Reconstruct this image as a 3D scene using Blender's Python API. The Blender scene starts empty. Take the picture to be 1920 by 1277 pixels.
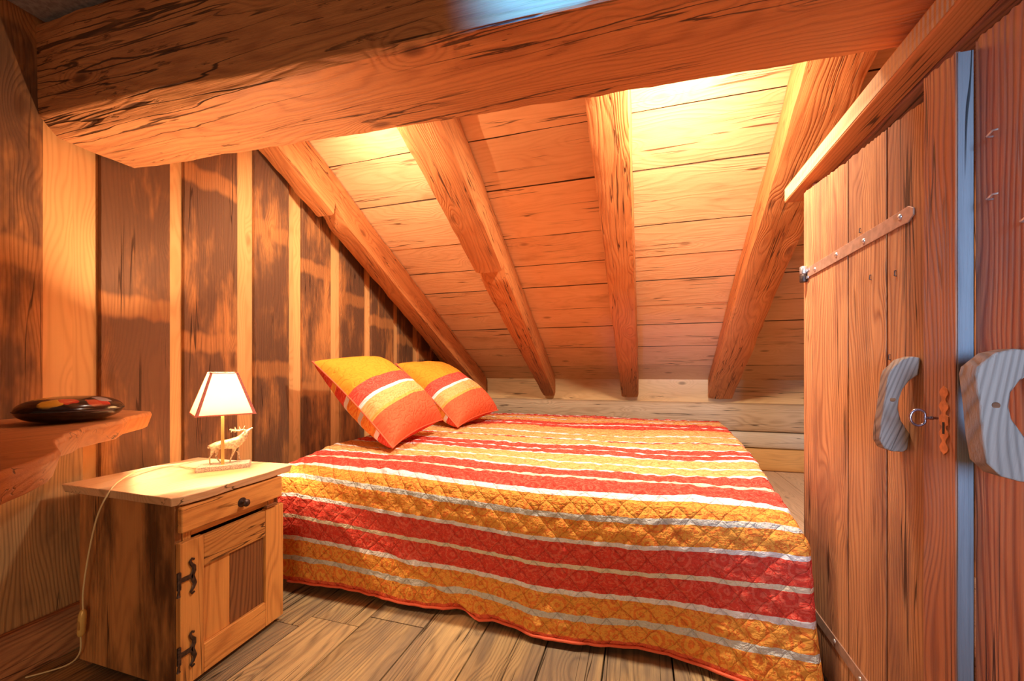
import bpy, bmesh, math, random
from math import sin, cos, pi, radians as R
from mathutils import Vector as V, noise, Matrix

random.seed(7)
S = bpy.context.scene
COL = S.collection

# ------------------------------------------------------------------ camera
cam = bpy.data.objects.new('camera', bpy.data.cameras.new('camera'))
COL.objects.link(cam)
cam.location = (0, 0, 1.05)
cam.rotation_euler = (R(90), 0, R(17.25))
cam.data.sensor_width = 36
cam.data.lens = 36 * 773 / 1920
cam.data.shift_y = (695 - 638.5) / 1920
cam.data.clip_start = 0.02
S.camera = cam

# ------------------------------------------------------------------ world, view, lights
S.view_settings.view_transform = 'Standard'
S.view_settings.look = 'None'
S.view_settings.exposure = 0.52
S.view_settings.gamma = 1
S.view_settings.use_curve_mapping = False
W = bpy.data.worlds.new('world'); S.world = W
W.use_nodes = True
W.node_tree.nodes['Background'].inputs[0].default_value = (1.0, 0.58, 0.34, 1)
W.node_tree.nodes['Background'].inputs[1].default_value = 0.09


def light(name, kind, loc, energy, color, size=.1, target=None, spread=None, sizey=None):
    l = bpy.data.lights.new(name, kind)
    l.energy = energy; l.color = color
    if kind == 'AREA':
        l.size = size
        if sizey: l.shape = 'RECTANGLE'; l.size_y = sizey
        if spread: l.spread = R(spread)
    else:
        l.shadow_soft_size = size
    if kind == 'SPOT': l.spot_size = R(spread); l.spot_blend = 1
    o = bpy.data.objects.new(name, l); COL.objects.link(o)
    o.location = loc
    if target:
        o.rotation_euler = (V(target) - V(loc)).to_track_quat('-Z', 'Y').to_euler()
    return o


# two warm bulbs fixed on the hidden back of the big beam
light('bulb_left', 'SPOT', (-1.42, 1.60, 2.38), 85, (1, .82, .64), .06, (-1.25, 3.0, 1.0), 172)
light('bulb_right', 'SPOT', (.22, 1.60, 2.38), 195, (1, .84, .67), .06, (.0, 3.0, .9), 172)
# added warm fill behind the photographer, and daylight from a window there
light('fill_light', 'AREA', (-.3, -.9, .45), 6, (1, .7, .45), .9, (-.9, 1.6, .5), 130)
light('window_daylight', 'AREA', (.25, -1.6, 1.3), 4.0, (.36, .6, 1), .35, (.72, 1.0, 1.15), 34, .9)
light('skylight', 'AREA', (-.40, -.30, 2.12), 2.6, (.03, .27, 1), .10, (-.20, .97, 2.03), 22, .10)


# ------------------------------------------------------------------ material helpers
class NT:
    def __init__(s, name):
        s.m = bpy.data.materials.new(name); s.m.use_nodes = True
        s.t = s.m.node_tree; s.n = s.t.nodes
        s.b = s.n['Principled BSDF']

    def new(s, typ, **k):
        x = s.n.new(typ)
        for a, v in k.items(): setattr(x, a, v)
        return x

    def put(s, sock, v):
        if hasattr(v, 'is_linked') or hasattr(v, 'links'):
            s.t.links.new(v, sock)
        else:
            sock.default_value = v

    def math(s, op, a, b=0, c=0, clamp=False):
        x = s.new('ShaderNodeMath', operation=op); x.use_clamp = clamp
        s.put(x.inputs[0], a); s.put(x.inputs[1], b); s.put(x.inputs[2], c)
        return x.outputs[0]

    def vmath(s, op, a, b=(0, 0, 0), c=None):
        x = s.new('ShaderNodeVectorMath', operation=op)
        s.put(x.inputs[0], a)
        if op == 'SCALE': s.put(x.inputs['Scale'], b)
        else: s.put(x.inputs[1], b)
        if c is not None: s.put(x.inputs[2], c)
        return x.outputs[0]

    def attr(s, name):
        x = s.new('ShaderNodeAttribute', attribute_name=name)
        return x

    def noise(s, vec, scale=1, detail=3, rough=.5, dist=0, out=0):
        x = s.new('ShaderNodeTexNoise')
        s.put(x.inputs['Vector'], vec); x.inputs['Scale'].default_value = scale
        x.inputs['Detail'].default_value = detail; x.inputs['Roughness'].default_value = rough
        x.inputs['Distortion'].default_value = dist
        return x.outputs[out]

    def ss(s, v, a, b, lo=0, hi=1):
        x = s.new('ShaderNodeMapRange', interpolation_type='SMOOTHSTEP')
        s.put(x.inputs[0], v); s.put(x.inputs[1], a); s.put(x.inputs[2], b)
        s.put(x.inputs[3], lo); s.put(x.inputs[4], hi)
        return x.outputs[0]

    def mix(s, f, a, b, mode='MIX'):
        x = s.new('ShaderNodeMixRGB', blend_type=mode)
        s.put(x.inputs[0], f)
        for i, v in ((1, a), (2, b)):
            if isinstance(v, tuple) and len(v) == 3: v = (*v, 1)
            s.put(x.inputs[i], v)
        return x.outputs[0]

    def bump(s, h, strength=.3, dist=.01):
        x = s.new('ShaderNodeBump')
        x.inputs['Strength'].default_value = strength; x.inputs['Distance'].default_value = dist
        s.put(x.inputs['Height'], h)
        s.t.links.new(x.outputs[0], s.b.inputs['Normal'])

    def finish(s, col=None, rough=.6, metal=0, spec=.3):
        if col is not None:
            if isinstance(col, tuple) and len(col) == 3: col = (*col, 1)
            s.put(s.b.inputs['Base Color'], col)
        s.put(s.b.inputs['Roughness'], rough); s.put(s.b.inputs['Metallic'], metal)
        s.b.inputs['Specular IOR Level'].default_value = spec
        return s.m


def wood(name, light_c, dark_c, ring=55, ringamt=.45, fine=.35, knots=.6, crack=.5, patina=None,
         rough=.62, bump=.35, tonevar=.22, warp=5.0, pit=0.0, saw=0.0, crackscale=26):
    """Procedural plank wood. 'grain' attribute: x along the fibre, y across, z depth, in metres."""
    n = NT(name)
    g = n.attr('grain').outputs['Vector']; tone = n.attr('tone').outputs['Fac']
    off = n.vmath('SCALE', (13.7, 7.3, 5.1), tone)
    p = n.vmath('ADD', g, off)
    sep = n.new('ShaderNodeSeparateXYZ'); n.put(sep.inputs[0], p)
    # knots
    kv = n.new('ShaderNodeTexVoronoi', feature='F1')
    n.put(kv.inputs['Vector'], n.vmath('MULTIPLY', p, (2.3, 5.2, 5.2)))
    kv.inputs['Scale'].default_value = 1
    kd = kv.outputs['Distance']
    kn = n.math('SUBTRACT', 1, n.ss(kd, .04, .13))
    kw = n.math('SUBTRACT', 1, n.ss(kd, .05, .38))
    # growth rings
    w1 = n.noise(n.vmath('MULTIPLY', p, (.9, 4.5, 4.5)), 1, 2)
    val = n.math('MULTIPLY_ADD', n.math('MULTIPLY_ADD', sep.outputs[2], .6, sep.outputs[1]), ring * 7, n.math('MULTIPLY', w1, warp * 20))
    val = n.math('ADD', val, n.math('MULTIPLY', kw, 26 * knots))
    sn = n.math('MULTIPLY_ADD', n.math('SINE', val), .5, .5)
    rg = n.math('POWER', sn, 2.2)
    fl = n.noise(n.vmath('MULTIPLY', p, (4, 230, 230)), 1, 3, .65)
    fm = n.noise(n.vmath('MULTIPLY', p, (1.5, 32, 32)), 1, 5, .68)
    big = n.noise(n.vmath('MULTIPLY', p, (1.5, 5, 5)), 1, 3, .55)
    f = n.math('MULTIPLY', rg, ringamt)
    f = n.math('ADD', f, n.math('MULTIPLY', n.math('SUBTRACT', fl, .5), fine * 1.6))
    f = n.math('ADD', f, n.math('MULTIPLY', n.math('SUBTRACT', fm, .5), fine * 2.2))
    f = n.math('ADD', f, n.math('MULTIPLY', n.math('SUBTRACT', big, .5), .7))
    f = n.math('ADD', f, .12, 0, True)
    col = n.mix(f, light_c, dark_c)
    # per-board tone
    t2 = n.math('FRACT', n.math('MULTIPLY', tone, 7.31))
    tv = n.math('MULTIPLY_ADD', t2, 2 * tonevar, 1 - tonevar)
    col = n.mix(1.0, col, n.new('ShaderNodeCombineColor').outputs[0], 'MULTIPLY') if False else n.vmath('SCALE', col, tv)
    height = n.math('MULTIPLY_ADD', rg, -.35, n.math('MULTIPLY', fl, .5))
    if saw:
        sw = n.math('SINE', n.math('MULTIPLY_ADD', sep.outputs[0], saw, n.math('MULTIPLY', fm, 3)))
        height = n.math('MULTIPLY_ADD', sw, .35, height)
    if patina:
        pc, thr, amt, band = patina
        pn = n.noise(n.vmath('MULTIPLY', p, (1.5, 4.2, 4.2)), 1, 5, .58, .1)
        pn2 = n.noise(n.vmath('MULTIPLY', p, (5, 26, 26)), 1, 3, .6)
        pm = n.math('ADD', pn, n.math('MULTIPLY', n.math('SUBTRACT', pn2, .5), .3))
        pm = n.ss(pm, thr - .12, thr + .12)
        if band:
            # paler cross marks where older rails once covered the board
            bx = n.math('ADD', n.math('MULTIPLY', sep.outputs[0], band), n.math('MULTIPLY', n.noise(n.vmath('MULTIPLY', p, (1, 14, 14)), 1, 2), .5))
            bm = n.ss(n.math('SINE', bx), .90, .98)
            pm = n.math('MULTIPLY', pm, n.math('SUBTRACT', 1, n.math('MULTIPLY', bm, .65)))
        col = n.mix(n.math('MULTIPLY', pm, amt), col, pc)
    col = n.mix(n.math('MULTIPLY', kn, .75 * knots), col, tuple(c * .35 for c in dark_c))
    if crack:
        cw = n.noise(n.vmath('MULTIPLY', p, (.8, crackscale, crackscale)), 1, 2, .5)
        ck = n.math('ABSOLUTE', n.math('SUBTRACT', cw, .5))
        cm = n.noise(n.vmath('MULTIPLY', p, (1.6, 9, 9)), 1, 2, .5)
        ckm = n.math('MULTIPLY', n.math('SUBTRACT', 1, n.ss(ck, .004, .017)), n.ss(cm, .56 - .12 * crack, .64 - .1 * crack))
        col = n.mix(n.math('MULTIPLY', ckm, .85), col, tuple(c * .12 for c in dark_c))
        height = n.math('MULTIPLY_ADD', ckm, -2.2, height)
    if pit:
        pv = n.noise(n.vmath('MULTIPLY', p, (9, 60, 60)), 1, 4, .65)
        pa = n.noise(n.vmath('MULTIPLY', p, (1.6, 5, 5)), 1, 2)
        pmk = n.math('MULTIPLY', n.ss(pv, .60, .68), n.ss(pa, .5, .62))
        col = n.mix(n.math('MULTIPLY', pmk, pit), col, tuple(c * .25 for c in dark_c))
        height = n.math('MULTIPLY_ADD', pmk, -1.6, height)
    n.bump(height, bump, .006)
    return n.finish(col, rough)


def plain(name, c, rough=.5, metal=0, spec=.4, bscale=0, bstr=.2, var=0):
    n = NT(name)
    tc = n.new('ShaderNodeTexCoord').outputs['Object']
    nz = n.noise(tc, bscale or 40, 4)
    if var:
        col = n.mix(n.ss(nz, .35, .65), tuple(x * (1 - var) for x in c), tuple(min(1, x * (1 + var)) for x in c))
    else:
        col = c
    if bscale: n.bump(nz, bstr, .003)
    return n.finish(col, rough, metal, spec)


M = {}
M['ceil'] = wood('ceiling planks', (.86, .50, .235), (.58, .24, .085), 40, .16, .25, .8, .25, tonevar=.14, bump=.25,
                 patina=((.40, .16, .05), .67, .55, 0))
M['rafter'] = wood('rafter timber', (.63, .23, .068), (.32, .09, .026), 34, .3, .4, .7, .6, tonevar=.1, bump=.5, pit=.2, crackscale=34)
M['beam'] = wood('beam timber', (.64, .26, .09), (.31, .09, .028), 42, .3, .6, 1.0, 1.1, tonevar=0, bump=.7, pit=.7, crackscale=22)
M['wallpale'] = wood('new pine', (.86, .46, .17), (.60, .25, .07), 34, .3, .12, .6, 0, tonevar=.08, bump=.1)
M['walldark'] = wood('old weathered boards', (.60, .25, .075), (.30, .10, .03), 60, .35, .4, .7, .4, tonevar=.15, bump=.4,
                     patina=((.10, .050, .030), .44, .85, 7.5))
M['wallmid'] = wood('old lower board', (.62, .36, .15), (.24, .12, .055), 75, .45, .4, .7, .3, tonevar=.05, bump=.3,
                    patina=((.12, .07, .045), .56, .7, 0))
M['floor'] = wood('floor planks', (.52, .35, .155), (.16, .10, .05), 38, .45, .7, .7, .8, tonevar=.2, bump=.5, rough=.5,
                  patina=((.13, .10, .08), .50, .6, 0))
M['knee'] = wood('pale knee board', (.82, .53, .25), (.55, .30, .12), 30, .2, .2, .9, .1, tonevar=.05, bump=.15)
M['log'] = wood('grey weathered log', (.66, .47, .29), (.36, .22, .12), 45, .35, .4, .6, .6, tonevar=.1, bump=.5)
M['logpale'] = wood('bleached log', (.74, .62, .46), (.52, .40, .27), 30, .2, .25, .3, .3, tonevar=.02, bump=.3)
M['logwarm'] = wood('orange log', (.78, .44, .15), (.5, .24, .08), 30, .25, .25, .8, .3, tonevar=.02, bump=.3)
M['door'] = wood('old door boards', (.60, .29, .125), (.22, .075, .035), 62, .5, .5, .8, .4, tonevar=.15, bump=.4, rough=.55,
                 patina=((.20, .085, .055), .53, .65, 0))
M['doorred'] = wood('reddish door board', (.50, .19, .085), (.20, .06, .035), 70, .55, .4, .4, .3, tonevar=.08, bump=.5, rough=.5,
                    patina=((.20, .13, .12), .6, .45, 0))
M['doorend'] = wood('grey sawn door edge', (.22, .23, .24), (.12, .12, .13), 20, .1, .7, 0, .2, tonevar=0, bump=.8, rough=.9)
M['lintel'] = wood('smooth orange lintel', (.68, .27, .09), (.45, .145, .045), 55, .3, .2, .4, .1, tonevar=.03, bump=.2)
M['linteledge'] = wood('pale sawn lintel side', (.62, .40, .21), (.42, .24, .11), 20, .2, .3, 0, .2, tonevar=.02, bump=.4, saw=420)
M['shelf'] = wood('live edge shelf', (.60, .25, .09), (.30, .095, .035), 26, .3, .3, .6, .4, tonevar=0, bump=.25, rough=.45)
M['cab'] = wood('nightstand wood', (.70, .32, .085), (.36, .12, .03), 45, .4, .45, .8, .25, tonevar=.16, bump=.3, rough=.45)
M['cabside'] = wood('stained nightstand side', (.64, .29, .095), (.36, .13, .04), 40, .3, .3, .3, .2, tonevar=.02, bump=.3, rough=.45,
                    patina=((.07, .025, .010), .515, .9, 0))
M['cabtop'] = wood('nightstand top', (.80, .51, .29), (.54, .28, .12), 40, .3, .2, .5, .2, tonevar=.03, bump=.2, rough=.4)
M['cabdark'] = wood('dark panel board', (.27, .11, .04), (.10, .035, .015), 75, .6, .3, .3, .1, tonevar=.02, bump=.3, rough=.45)
M['handle'] = wood('weathered door handle', (.33, .25, .19), (.15, .11, .085), 75, .5, .4, .3, .2, tonevar=.05, bump=.5, rough=.7, warp=4)
M['crevice'] = plain('dirty board edge', (.10, .045, .018), .9, bscale=40, bstr=.1)
M['floorlit'] = wood('pale floor painted as lit', (.88, .67, .46), (.60, .42, .26), 38, .4, .4, .6, .3, tonevar=.06, bump=.3)  # strong light on the back-right floor put into a paler plank colour
M['plaster'] = plain('grey plaster', (.30, .27, .27), .9, bscale=60, bstr=.8, var=.2)
M['iron'] = plain('dark iron', (.09, .06, .05), .45, .8, bscale=90, bstr=.3, var=.3)
M['strap'] = plain('brown painted iron strap', (.42, .25, .17), .5, .25, bscale=50, bstr=.15, var=.12)
M['steel'] = plain('galvanised steel', (.62, .58, .54), .35, .8, bscale=80, bstr=.1, var=.15)
M['keymetal'] = plain('key steel', (.30, .24, .27), .25, .95, bscale=60, bstr=.1, var=.2)
M['rust'] = plain('rusty escutcheon', (.55, .20, .07), .45, .3, bscale=80, bstr=.2, var=.15)
M['brass'] = plain('brass', (.80, .55, .20), .3, .7, bscale=50, bstr=.02)
M['bronze'] = plain('silvery bronze', (.55, .44, .30), .38, .55, bscale=120, bstr=.7, var=.35)
M['stone'] = plain('mottled cast stone', (.50, .43, .36), .6, 0, bscale=220, bstr=.9, var=.35)
M['cordm'] = plain('cream flex', (.78, .62, .33), .4, 0, bscale=30, bstr=.01)
M['switchm'] = plain('gold plastic', (.80, .52, .16), .35, .2, bscale=30, bstr=.01)
M['trim'] = plain('pink shade trim', (.72, .22, .17), .8, 0, bscale=400, bstr=.3, var=.2)
M['paper'] = plain('white paper', (.75, .68, .6), .8, 0, bscale=50, bstr=.1)
M['mattress'] = plain('mattress fabric', (.55, .48, .42), .9, 0, bscale=200, bstr=.2)
M['piping'] = plain('red piping', (.80, .14, .06), .8, 0, bscale=300, bstr=.3)
M['dark'] = plain('dark gap', (.02, .015, .012), .9, 0, bscale=10, bstr=.1)


def shade_mat():
    n = NT('cream lampshade fabric')
    out = n.n['Material Output']
    d = n.new('ShaderNodeBsdfDiffuse'); d.inputs[0].default_value = (.9, .82, .66, 1)
    t = n.new('ShaderNodeBsdfTranslucent'); t.inputs[0].default_value = (.95, .84, .66, 1)
    m = n.new('ShaderNodeMixShader'); m.inputs[0].default_value = .30
    n.t.links.new(d.outputs[0], m.inputs[1]); n.t.links.new(t.outputs[0], m.inputs[2])
    n.t.links.new(m.outputs[0], out.inputs[0])
    return n.m


M['shade'] = shade_mat()


def emis(name, c, s):
    n = NT(name)
    n.b.inputs['Emission Color'].default_value = (*c, 1)
    n.b.inputs['Emission Strength'].default_value = s
    return n.finish(c, .4)


M['bulb'] = emis('glowing bulb', (1, .78, .5), 30)


def ramp(n, fac, stops):
    x = n.new('ShaderNodeValToRGB'); r = x.color_ramp; r.interpolation = 'CONSTANT'
    while len(r.elements) > 1: r.elements.remove(r.elements[-1])
    r.elements[0].position = 0; r.elements[0].color = (*stops[0][1], 1)
    for p, c in stops[1:]:
        e = r.elements.new(min(1, max(0, p))); e.color = (*c, 1)
    n.put(x.inputs[0], fac)
    return x.outputs[0]


OR, OR2 = (.93, .42, .08), (.84, .20, .045)
YE, YE2 = (.92, .50, .19), (.88, .36, .11)
RD, RD2 = (.76, .075, .05), (.86, .17, .11)
WH, GR, CR = (.90, .87, .84), (.68, .67, .60), (.86, .76, .56)
CO, CO2 = (.80, .15, .065), (.76, .12, .05)


def motif(n, s, q, scale):
    """paisley-like flowers and foliage, tone on tone"""
    c = n.new('ShaderNodeCombineXYZ'); n.put(c.inputs[0], s); n.put(c.inputs[1], q)
    vo = n.new('ShaderNodeTexVoronoi', feature='F1', voronoi_dimensions='2D')
    vo.inputs['Scale'].default_value = scale; vo.inputs['Randomness'].default_value = .55
    n.put(vo.inputs['Vector'], c.outputs[0])
    d = vo.outputs['Distance']
    d0 = d; d = n.math('ADD', d, n.math('MULTIPLY', n.math('SUBTRACT', n.noise(c.outputs[0], scale * 5, 3, .6), .5), .30))
    ring = n.math('SINE', n.math('MULTIPLY', d, 30))
    ring = n.math('MULTIPLY', n.ss(ring, .0, .5), n.math('SUBTRACT', 1, n.ss(d, .28, .34)))
    fol = n.ss(n.noise(c.outputs[0], scale * 7, 2, .6, 1.5), .50, .58)
    fol = n.math('MULTIPLY', fol, n.ss(d, .30, .36))
    m = n.math('MAXIMUM', ring, fol)
    return m, c.outputs[0]


def quilt_mat():
    n = NT('striped quilted bedspread')
    sep = n.new('ShaderNodeSeparateXYZ'); n.put(sep.inputs[0], n.attr('grain').outputs['Vector'])
    s, q = sep.outputs[0], sep.outputs[1]
    c0 = n.new('ShaderNodeCombineXYZ'); n.put(c0.inputs[0], s); n.put(c0.inputs[1], q)
    wob = n.math('MULTIPLY', n.math('SUBTRACT', n.noise(c0.outputs[0], 5, 3), .5), n.ss(q, .5, 2.0, .012, .07))
    wob2 = n.math('MULTIPLY', n.math('SUBTRACT', n.noise(c0.outputs[0], 38, 2), .5), .008)
    qq = n.math('ADD', n.math('ADD', q, wob), wob2)
    B = [(0, 'C'), (.012, 'O'), (.072, 'G'), (.098, 'O'), (.168, 'W'), (.186, 'R'), (.266, 'K'), (.282, 'R'), (.364, 'W'), (.382, 'O'),
         (.456, 'G'), (.477, 'O'), (.545, 'W'), (.579, 'R'), (.690, 'K'), (.712, 'R')]
    B2 = [(.70, 'K'), (.712, 'R'), (.815, 'W'), (.838, 'Y'), (.941, 'W'), (.960, 'Y'), (1.112, 'W'), (1.135, 'R'), (1.235, 'W'), (1.262, 'R'),
          (1.385, 'W'), (1.413, 'Y'), (1.60, 'R'), (1.625, 'W'), (1.65, 'Y'), (1.847, 'W'), (1.885, 'Y'), (2.164, 'R'), (2.30, 'W'), (2.34, 'R'),
          (2.50, 'Y'), (2.66, 'W'), (2.69, 'Y'), (2.83, 'R'), (2.94, 'W'), (2.965, 'R'), (3.02, 'O')]
    P1 = dict(O=OR, G=GR, W=WH, R=RD, K=CR, Y=YE, C=CO)
    P2 = dict(O=OR2, G=GR, W=WH, R=RD2, K=CR, Y=YE2, C=CO2)
    f1 = n.math('DIVIDE', qq, .7); f2 = n.math('DIVIDE', n.math('SUBTRACT', qq, .7), 2.4)
    sel = n.math('GREATER_THAN', qq, .7)
    cs = []
    for P in (P1, P2):
        a = ramp(n, f1, [(x / .7, P[k]) for x, k in B if x < .7])
        b = ramp(n, f2, [((x - .7) / 2.4, P[k]) for x, k in B2])
        cs.append(n.mix(sel, a, b))
    m, c = motif(n, s, q, 9)
    col = n.mix(n.math('MULTIPLY', m, .8), cs[0], cs[1])
    # quilting seams in a diamond grid, plus puckers
    a1 = n.math('MULTIPLY', n.math('ADD', s, q), pi / .095); a2 = n.math('MULTIPLY', n.math('SUBTRACT', s, q), pi / .095)
    wn = n.math('MULTIPLY', n.noise(c0.outputs[0], 9, 2), 1.2)
    h1 = n.math('POWER', n.math('ABSOLUTE', n.math('SINE', n.math('ADD', a1, wn))), .4)
    h2 = n.math('POWER', n.math('ABSOLUTE', n.math('SINE', n.math('ADD', a2, wn))), .4)
    h = n.math('MINIMUM', h1, h2)
    pk = n.noise(c0.outputs[0], 42, 3, .6, .8)
    pk2 = n.noise(n.vmath('MULTIPLY', c0.outputs[0], (14, 44, 1)), 1, 3, .6)
    h = n.math('ADD', h, n.math('ADD', n.math('MULTIPLY', pk, 1.5), n.math('MULTIPLY', pk2, 1.3)))
    n.bump(h, .8, .015)
    return n.finish(col, 1, 0, .03)


def pillow_mat(back=False):
    n = NT('pillow back stripes' if back else 'orange and coral pillow fabric')
    sep = n.new('ShaderNodeSeparateXYZ'); n.put(sep.inputs[0], n.attr('grain').outputs['Vector'])
    s, q = sep.outputs[0], sep.outputs[1]
    P1 = dict(O=OR, G=GR, W=WH, R=RD, Y=YE, C=CO, M=(.90, .34, .035), T=(.93, .42, .1))
    P2 = dict(O=OR2, G=GR, W=WH, R=RD2, Y=YE2, C=CO2, M=(.88, .31, .03), T=(.93, .42, .1))
    if back:
        st = [(0, 'C'), (.1, 'R'), (.25, 'T'), (.3, 'R'), (.42, 'W'), (.46, 'O'), (.6, 'G'), (.64, 'O'), (.8, 'W'), (.84, 'R')]
    else:
        st = [(0, 'M'), (.43, 'R'), (.56, 'W'), (.59, 'Y'), (.71, 'T'), (.735, 'C')]
    a = ramp(n, q, [(x, P1[k]) for x, k in st]); b = ramp(n, q, [(x, P2[k]) for x, k in st])
    m, c = motif(n, s, q, 13)
    col = n.mix(n.math('MULTIPLY', m, .8), a, b)
    w = n.noise(c, 7, 3)
    wv = n.math('ABSOLUTE', n.math('SINE', n.math('MULTIPLY_ADD', w, 26, n.math('MULTIPLY', s, 14))))
    h = n.math('ADD', n.math('POWER', wv, .35), n.math('MULTIPLY', n.noise(c, 30, 3), .7))
    n.bump(h, .5, .012)
    return n.finish(col, .95, 0, .05)


M['quilt'] = quilt_mat()
M['pillow'] = pillow_mat(); M['pillowback'] = pillow_mat(True)


def tin_mat():
    n = NT('black lacquer with painted flowers')
    tc = n.new('ShaderNodeTexCoord').outputs['Object']
    sep = n.new('ShaderNodeSeparateXYZ'); n.put(sep.inputs[0], tc)
    top = n.ss(sep.outputs[2], .05, .062)
    vo = n.new('ShaderNodeTexVoronoi', feature='F1'); vo.inputs['Scale'].default_value = 17
    n.put(vo.inputs['Vector'], n.vmath('ADD', tc, n.vmath('SCALE', n.noise(tc, 30, 2, .5, 0, 1), .04)))
    r = ramp(n, n.new('ShaderNodeSeparateColor').outputs[0], [(0, (.02, .01, .01)), (.5, (1, 1, 1))])
    sc = n.new('ShaderNodeSeparateColor'); n.put(sc.inputs[0], vo.outputs['Color'])
    r = ramp(n, sc.outputs[0], [(0, (.55, .03, .02)), (.25, (.35, .42, .03)), (.42, (.03, .012, .01)), (.6, (.7, .35, .03)),
                                (.75, (.42, .36, .36)), (.85, (.03, .012, .01)), (.93, (.6, .08, .03))])
    m = n.math('MULTIPLY', top, n.math('SUBTRACT', 1, n.ss(vo.outputs['Distance'], .40, .5)))
    col = n.mix(m, (.022, .008, .006), r)
    return n.finish(col, .18, 0, .6)


M['tin'] = tin_mat()


# ------------------------------------------------------------------ object helpers
def tag(o, label=None, cat=None, group=None, kind=None):
    if label: o['label'] = label
    if cat: o['category'] = cat
    if group: o['group'] = group
    if kind: o['kind'] = kind
    return o


def empty(name, loc):
    o = bpy.data.objects.new(name, None); COL.objects.link(o); o.location = loc
    o.empty_display_size = .05
    return o


class MB:
    """collects geometry; build() links it as one mesh object (world coordinates, origin moved to the base)"""

    def __init__(s):
        s.v = []; s.f = []; s.g = []; s.t = []; s.m = []

    def add(s, verts, faces, grain, tone=None, mi=0):
        if tone is None: tone = random.random()
        o = len(s.v)
        s.v += [tuple(x) for x in verts]; s.g += [tuple(x) for x in grain]; s.t += [tone] * len(verts)
        s.f += [tuple(i + o for i in f) for f in faces]; s.m += [mi] * len(faces)

    def box(s, lo, hi, axis='x', tone=None, mi=0, skew=None):
        """axis = fibre direction"""
        x0, y0, z0 = lo; x1, y1, z1 = hi
        vs = [V((x, y, z)) for x in (x0, x1) for y in (y0, y1) for z in (z0, z1)]
        if skew: vs = [skew(v) for v in vs]
        fs = [(0, 1, 3, 2), (4, 6, 7, 5), (0, 4, 5, 1), (2, 3, 7, 6), (0, 2, 6, 4), (1, 5, 7, 3)]
        s.add(vs, fs, [grainof(v, axis) for v in vs], tone, mi)

    def prism(s, pts, d, axis='z', tone=None, mi=0, inset=0):
        """extrude polygon of 3D points by vector d"""
        n = len(pts); d = V(d)
        vs = [V(p) for p in pts] + [V(p) + d for p in pts]
        nrm = sum(((vs[i] - vs[0]).cross(vs[(i + 1) % n] - vs[0]) for i in range(1, n - 1)), V((0, 0, 0)))
        fl = nrm.dot(d) > 0
        fs = []
        a = tuple(range(n)); b = tuple(range(n, 2 * n))
        fs.append(a[::-1] if fl else a); fs.append(b if fl else b[::-1])
        for i in range(n):
            j = (i + 1) % n
            q = (i, j, n + j, n + i)
            fs.append(q if fl else q[::-1])
        s.add(vs, fs, [grainof(v, axis) for v in vs], tone, mi)

    def loft(s, rings, grain=None, tone=None, closed=True, caps=True, mi=0):
        n = len(rings[0]); vs = [p for r in rings for p in r]; fs = []
        for k in range(len(rings) - 1):
            for i in range(n if closed else n - 1):
                j = (i + 1) % n
                fs.append((k * n + i, k * n + j, (k + 1) * n + j, (k + 1) * n + i))
        if caps and closed:
            fs.append(tuple(range(n))[::-1]); fs.append(tuple((len(rings) - 1) * n + i for i in range(n)))
        s.add(vs, fs, grain or [tuple(v) for v in vs], tone, mi)

    def tube(s, pts, r, n=8, tone=0, mi=0):
        pts = [V(p) for p in pts]; rings = []
        up = V((0, 0, 1)); prev = None
        for i, p in enumerate(pts):
            a = pts[max(0, i - 1)]; b = pts[min(len(pts) - 1, i + 1)]
            t = (b - a).normalized()
            if prev is None:
                u = t.cross(up)
                if u.length < .1: u = t.cross(V((1, 0, 0)))
            else:
                u = prev - t * prev.dot(t)
            u.normalize(); prev = u; w = t.cross(u)
            rr = r[i] if isinstance(r, (list, tuple)) else r
            rings.append([p + (u * cos(2 * pi * k / n) + w * sin(2 * pi * k / n)) * rr for k in range(n)])
        s.loft(rings, tone=tone, mi=mi)

    def lathe(s, c, prof, n=24, axis=V((0, 0, 1)), mi=0, ux=None):
        c = V(c); axis = V(axis).normalized()
        u = ux or axis.orthogonal().normalized(); w = axis.cross(u)
        s.loft([[c + axis * z + (u * cos(2 * pi * k / n) + w * sin(2 * pi * k / n)) * max(r, 1e-4) for k in range(n)] for r, z in prof], tone=0, mi=mi)

    def build(s, name, mat, parent=None, bevel=0, smooth=None, origin=None):
        me = bpy.data.meshes.new(name)
        if origin is None and parent is None:
            xs = [v[0] for v in s.v]; ys = [v[1] for v in s.v]; zs = [v[2] for v in s.v]
            origin = ((min(xs) + max(xs)) / 2, (min(ys) + max(ys)) / 2, min(zs))
        if origin is None: origin = (0, 0, 0)
        po = V(origin)
        if parent is not None:
            po = world_loc(parent)
        me.from_pydata([tuple(V(v) - po) for v in s.v], [], s.f)
        a = me.attributes.new('grain', 'FLOAT_VECTOR', 'POINT')
        a.data.foreach_set('vector', [c for g in s.g for c in g])
        a = me.attributes.new('tone', 'FLOAT', 'POINT'); a.data.foreach_set('value', s.t)
        for mm in (mat if isinstance(mat, (list, tuple)) else [mat]):
            me.materials.append(M[mm] if isinstance(mm, str) else mm)
        me.polygons.foreach_set('material_index', s.m)
        me.update()
        bm = bmesh.new(); bm.from_mesh(me); bmesh.ops.recalc_face_normals(bm, faces=bm.faces); bm.to_mesh(me); bm.free()
        if smooth:
            me.polygons.foreach_set('use_smooth', [True] * len(me.polygons))
            me.set_sharp_from_angle(angle=R(smooth))
        o = bpy.data.objects.new(name, me); COL.objects.link(o)
        if parent is not None: o.parent = parent
        else: o.location = po
        if bevel:
            md = o.modifiers.new('bevel', 'BEVEL'); md.width = bevel; md.segments = 2; md.limit_method = 'ANGLE'; md.angle_limit = R(40)
            if smooth is None:
                me.polygons.foreach_set('use_smooth', [True] * len(me.polygons)); md.harden_normals = True
        return o


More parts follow.
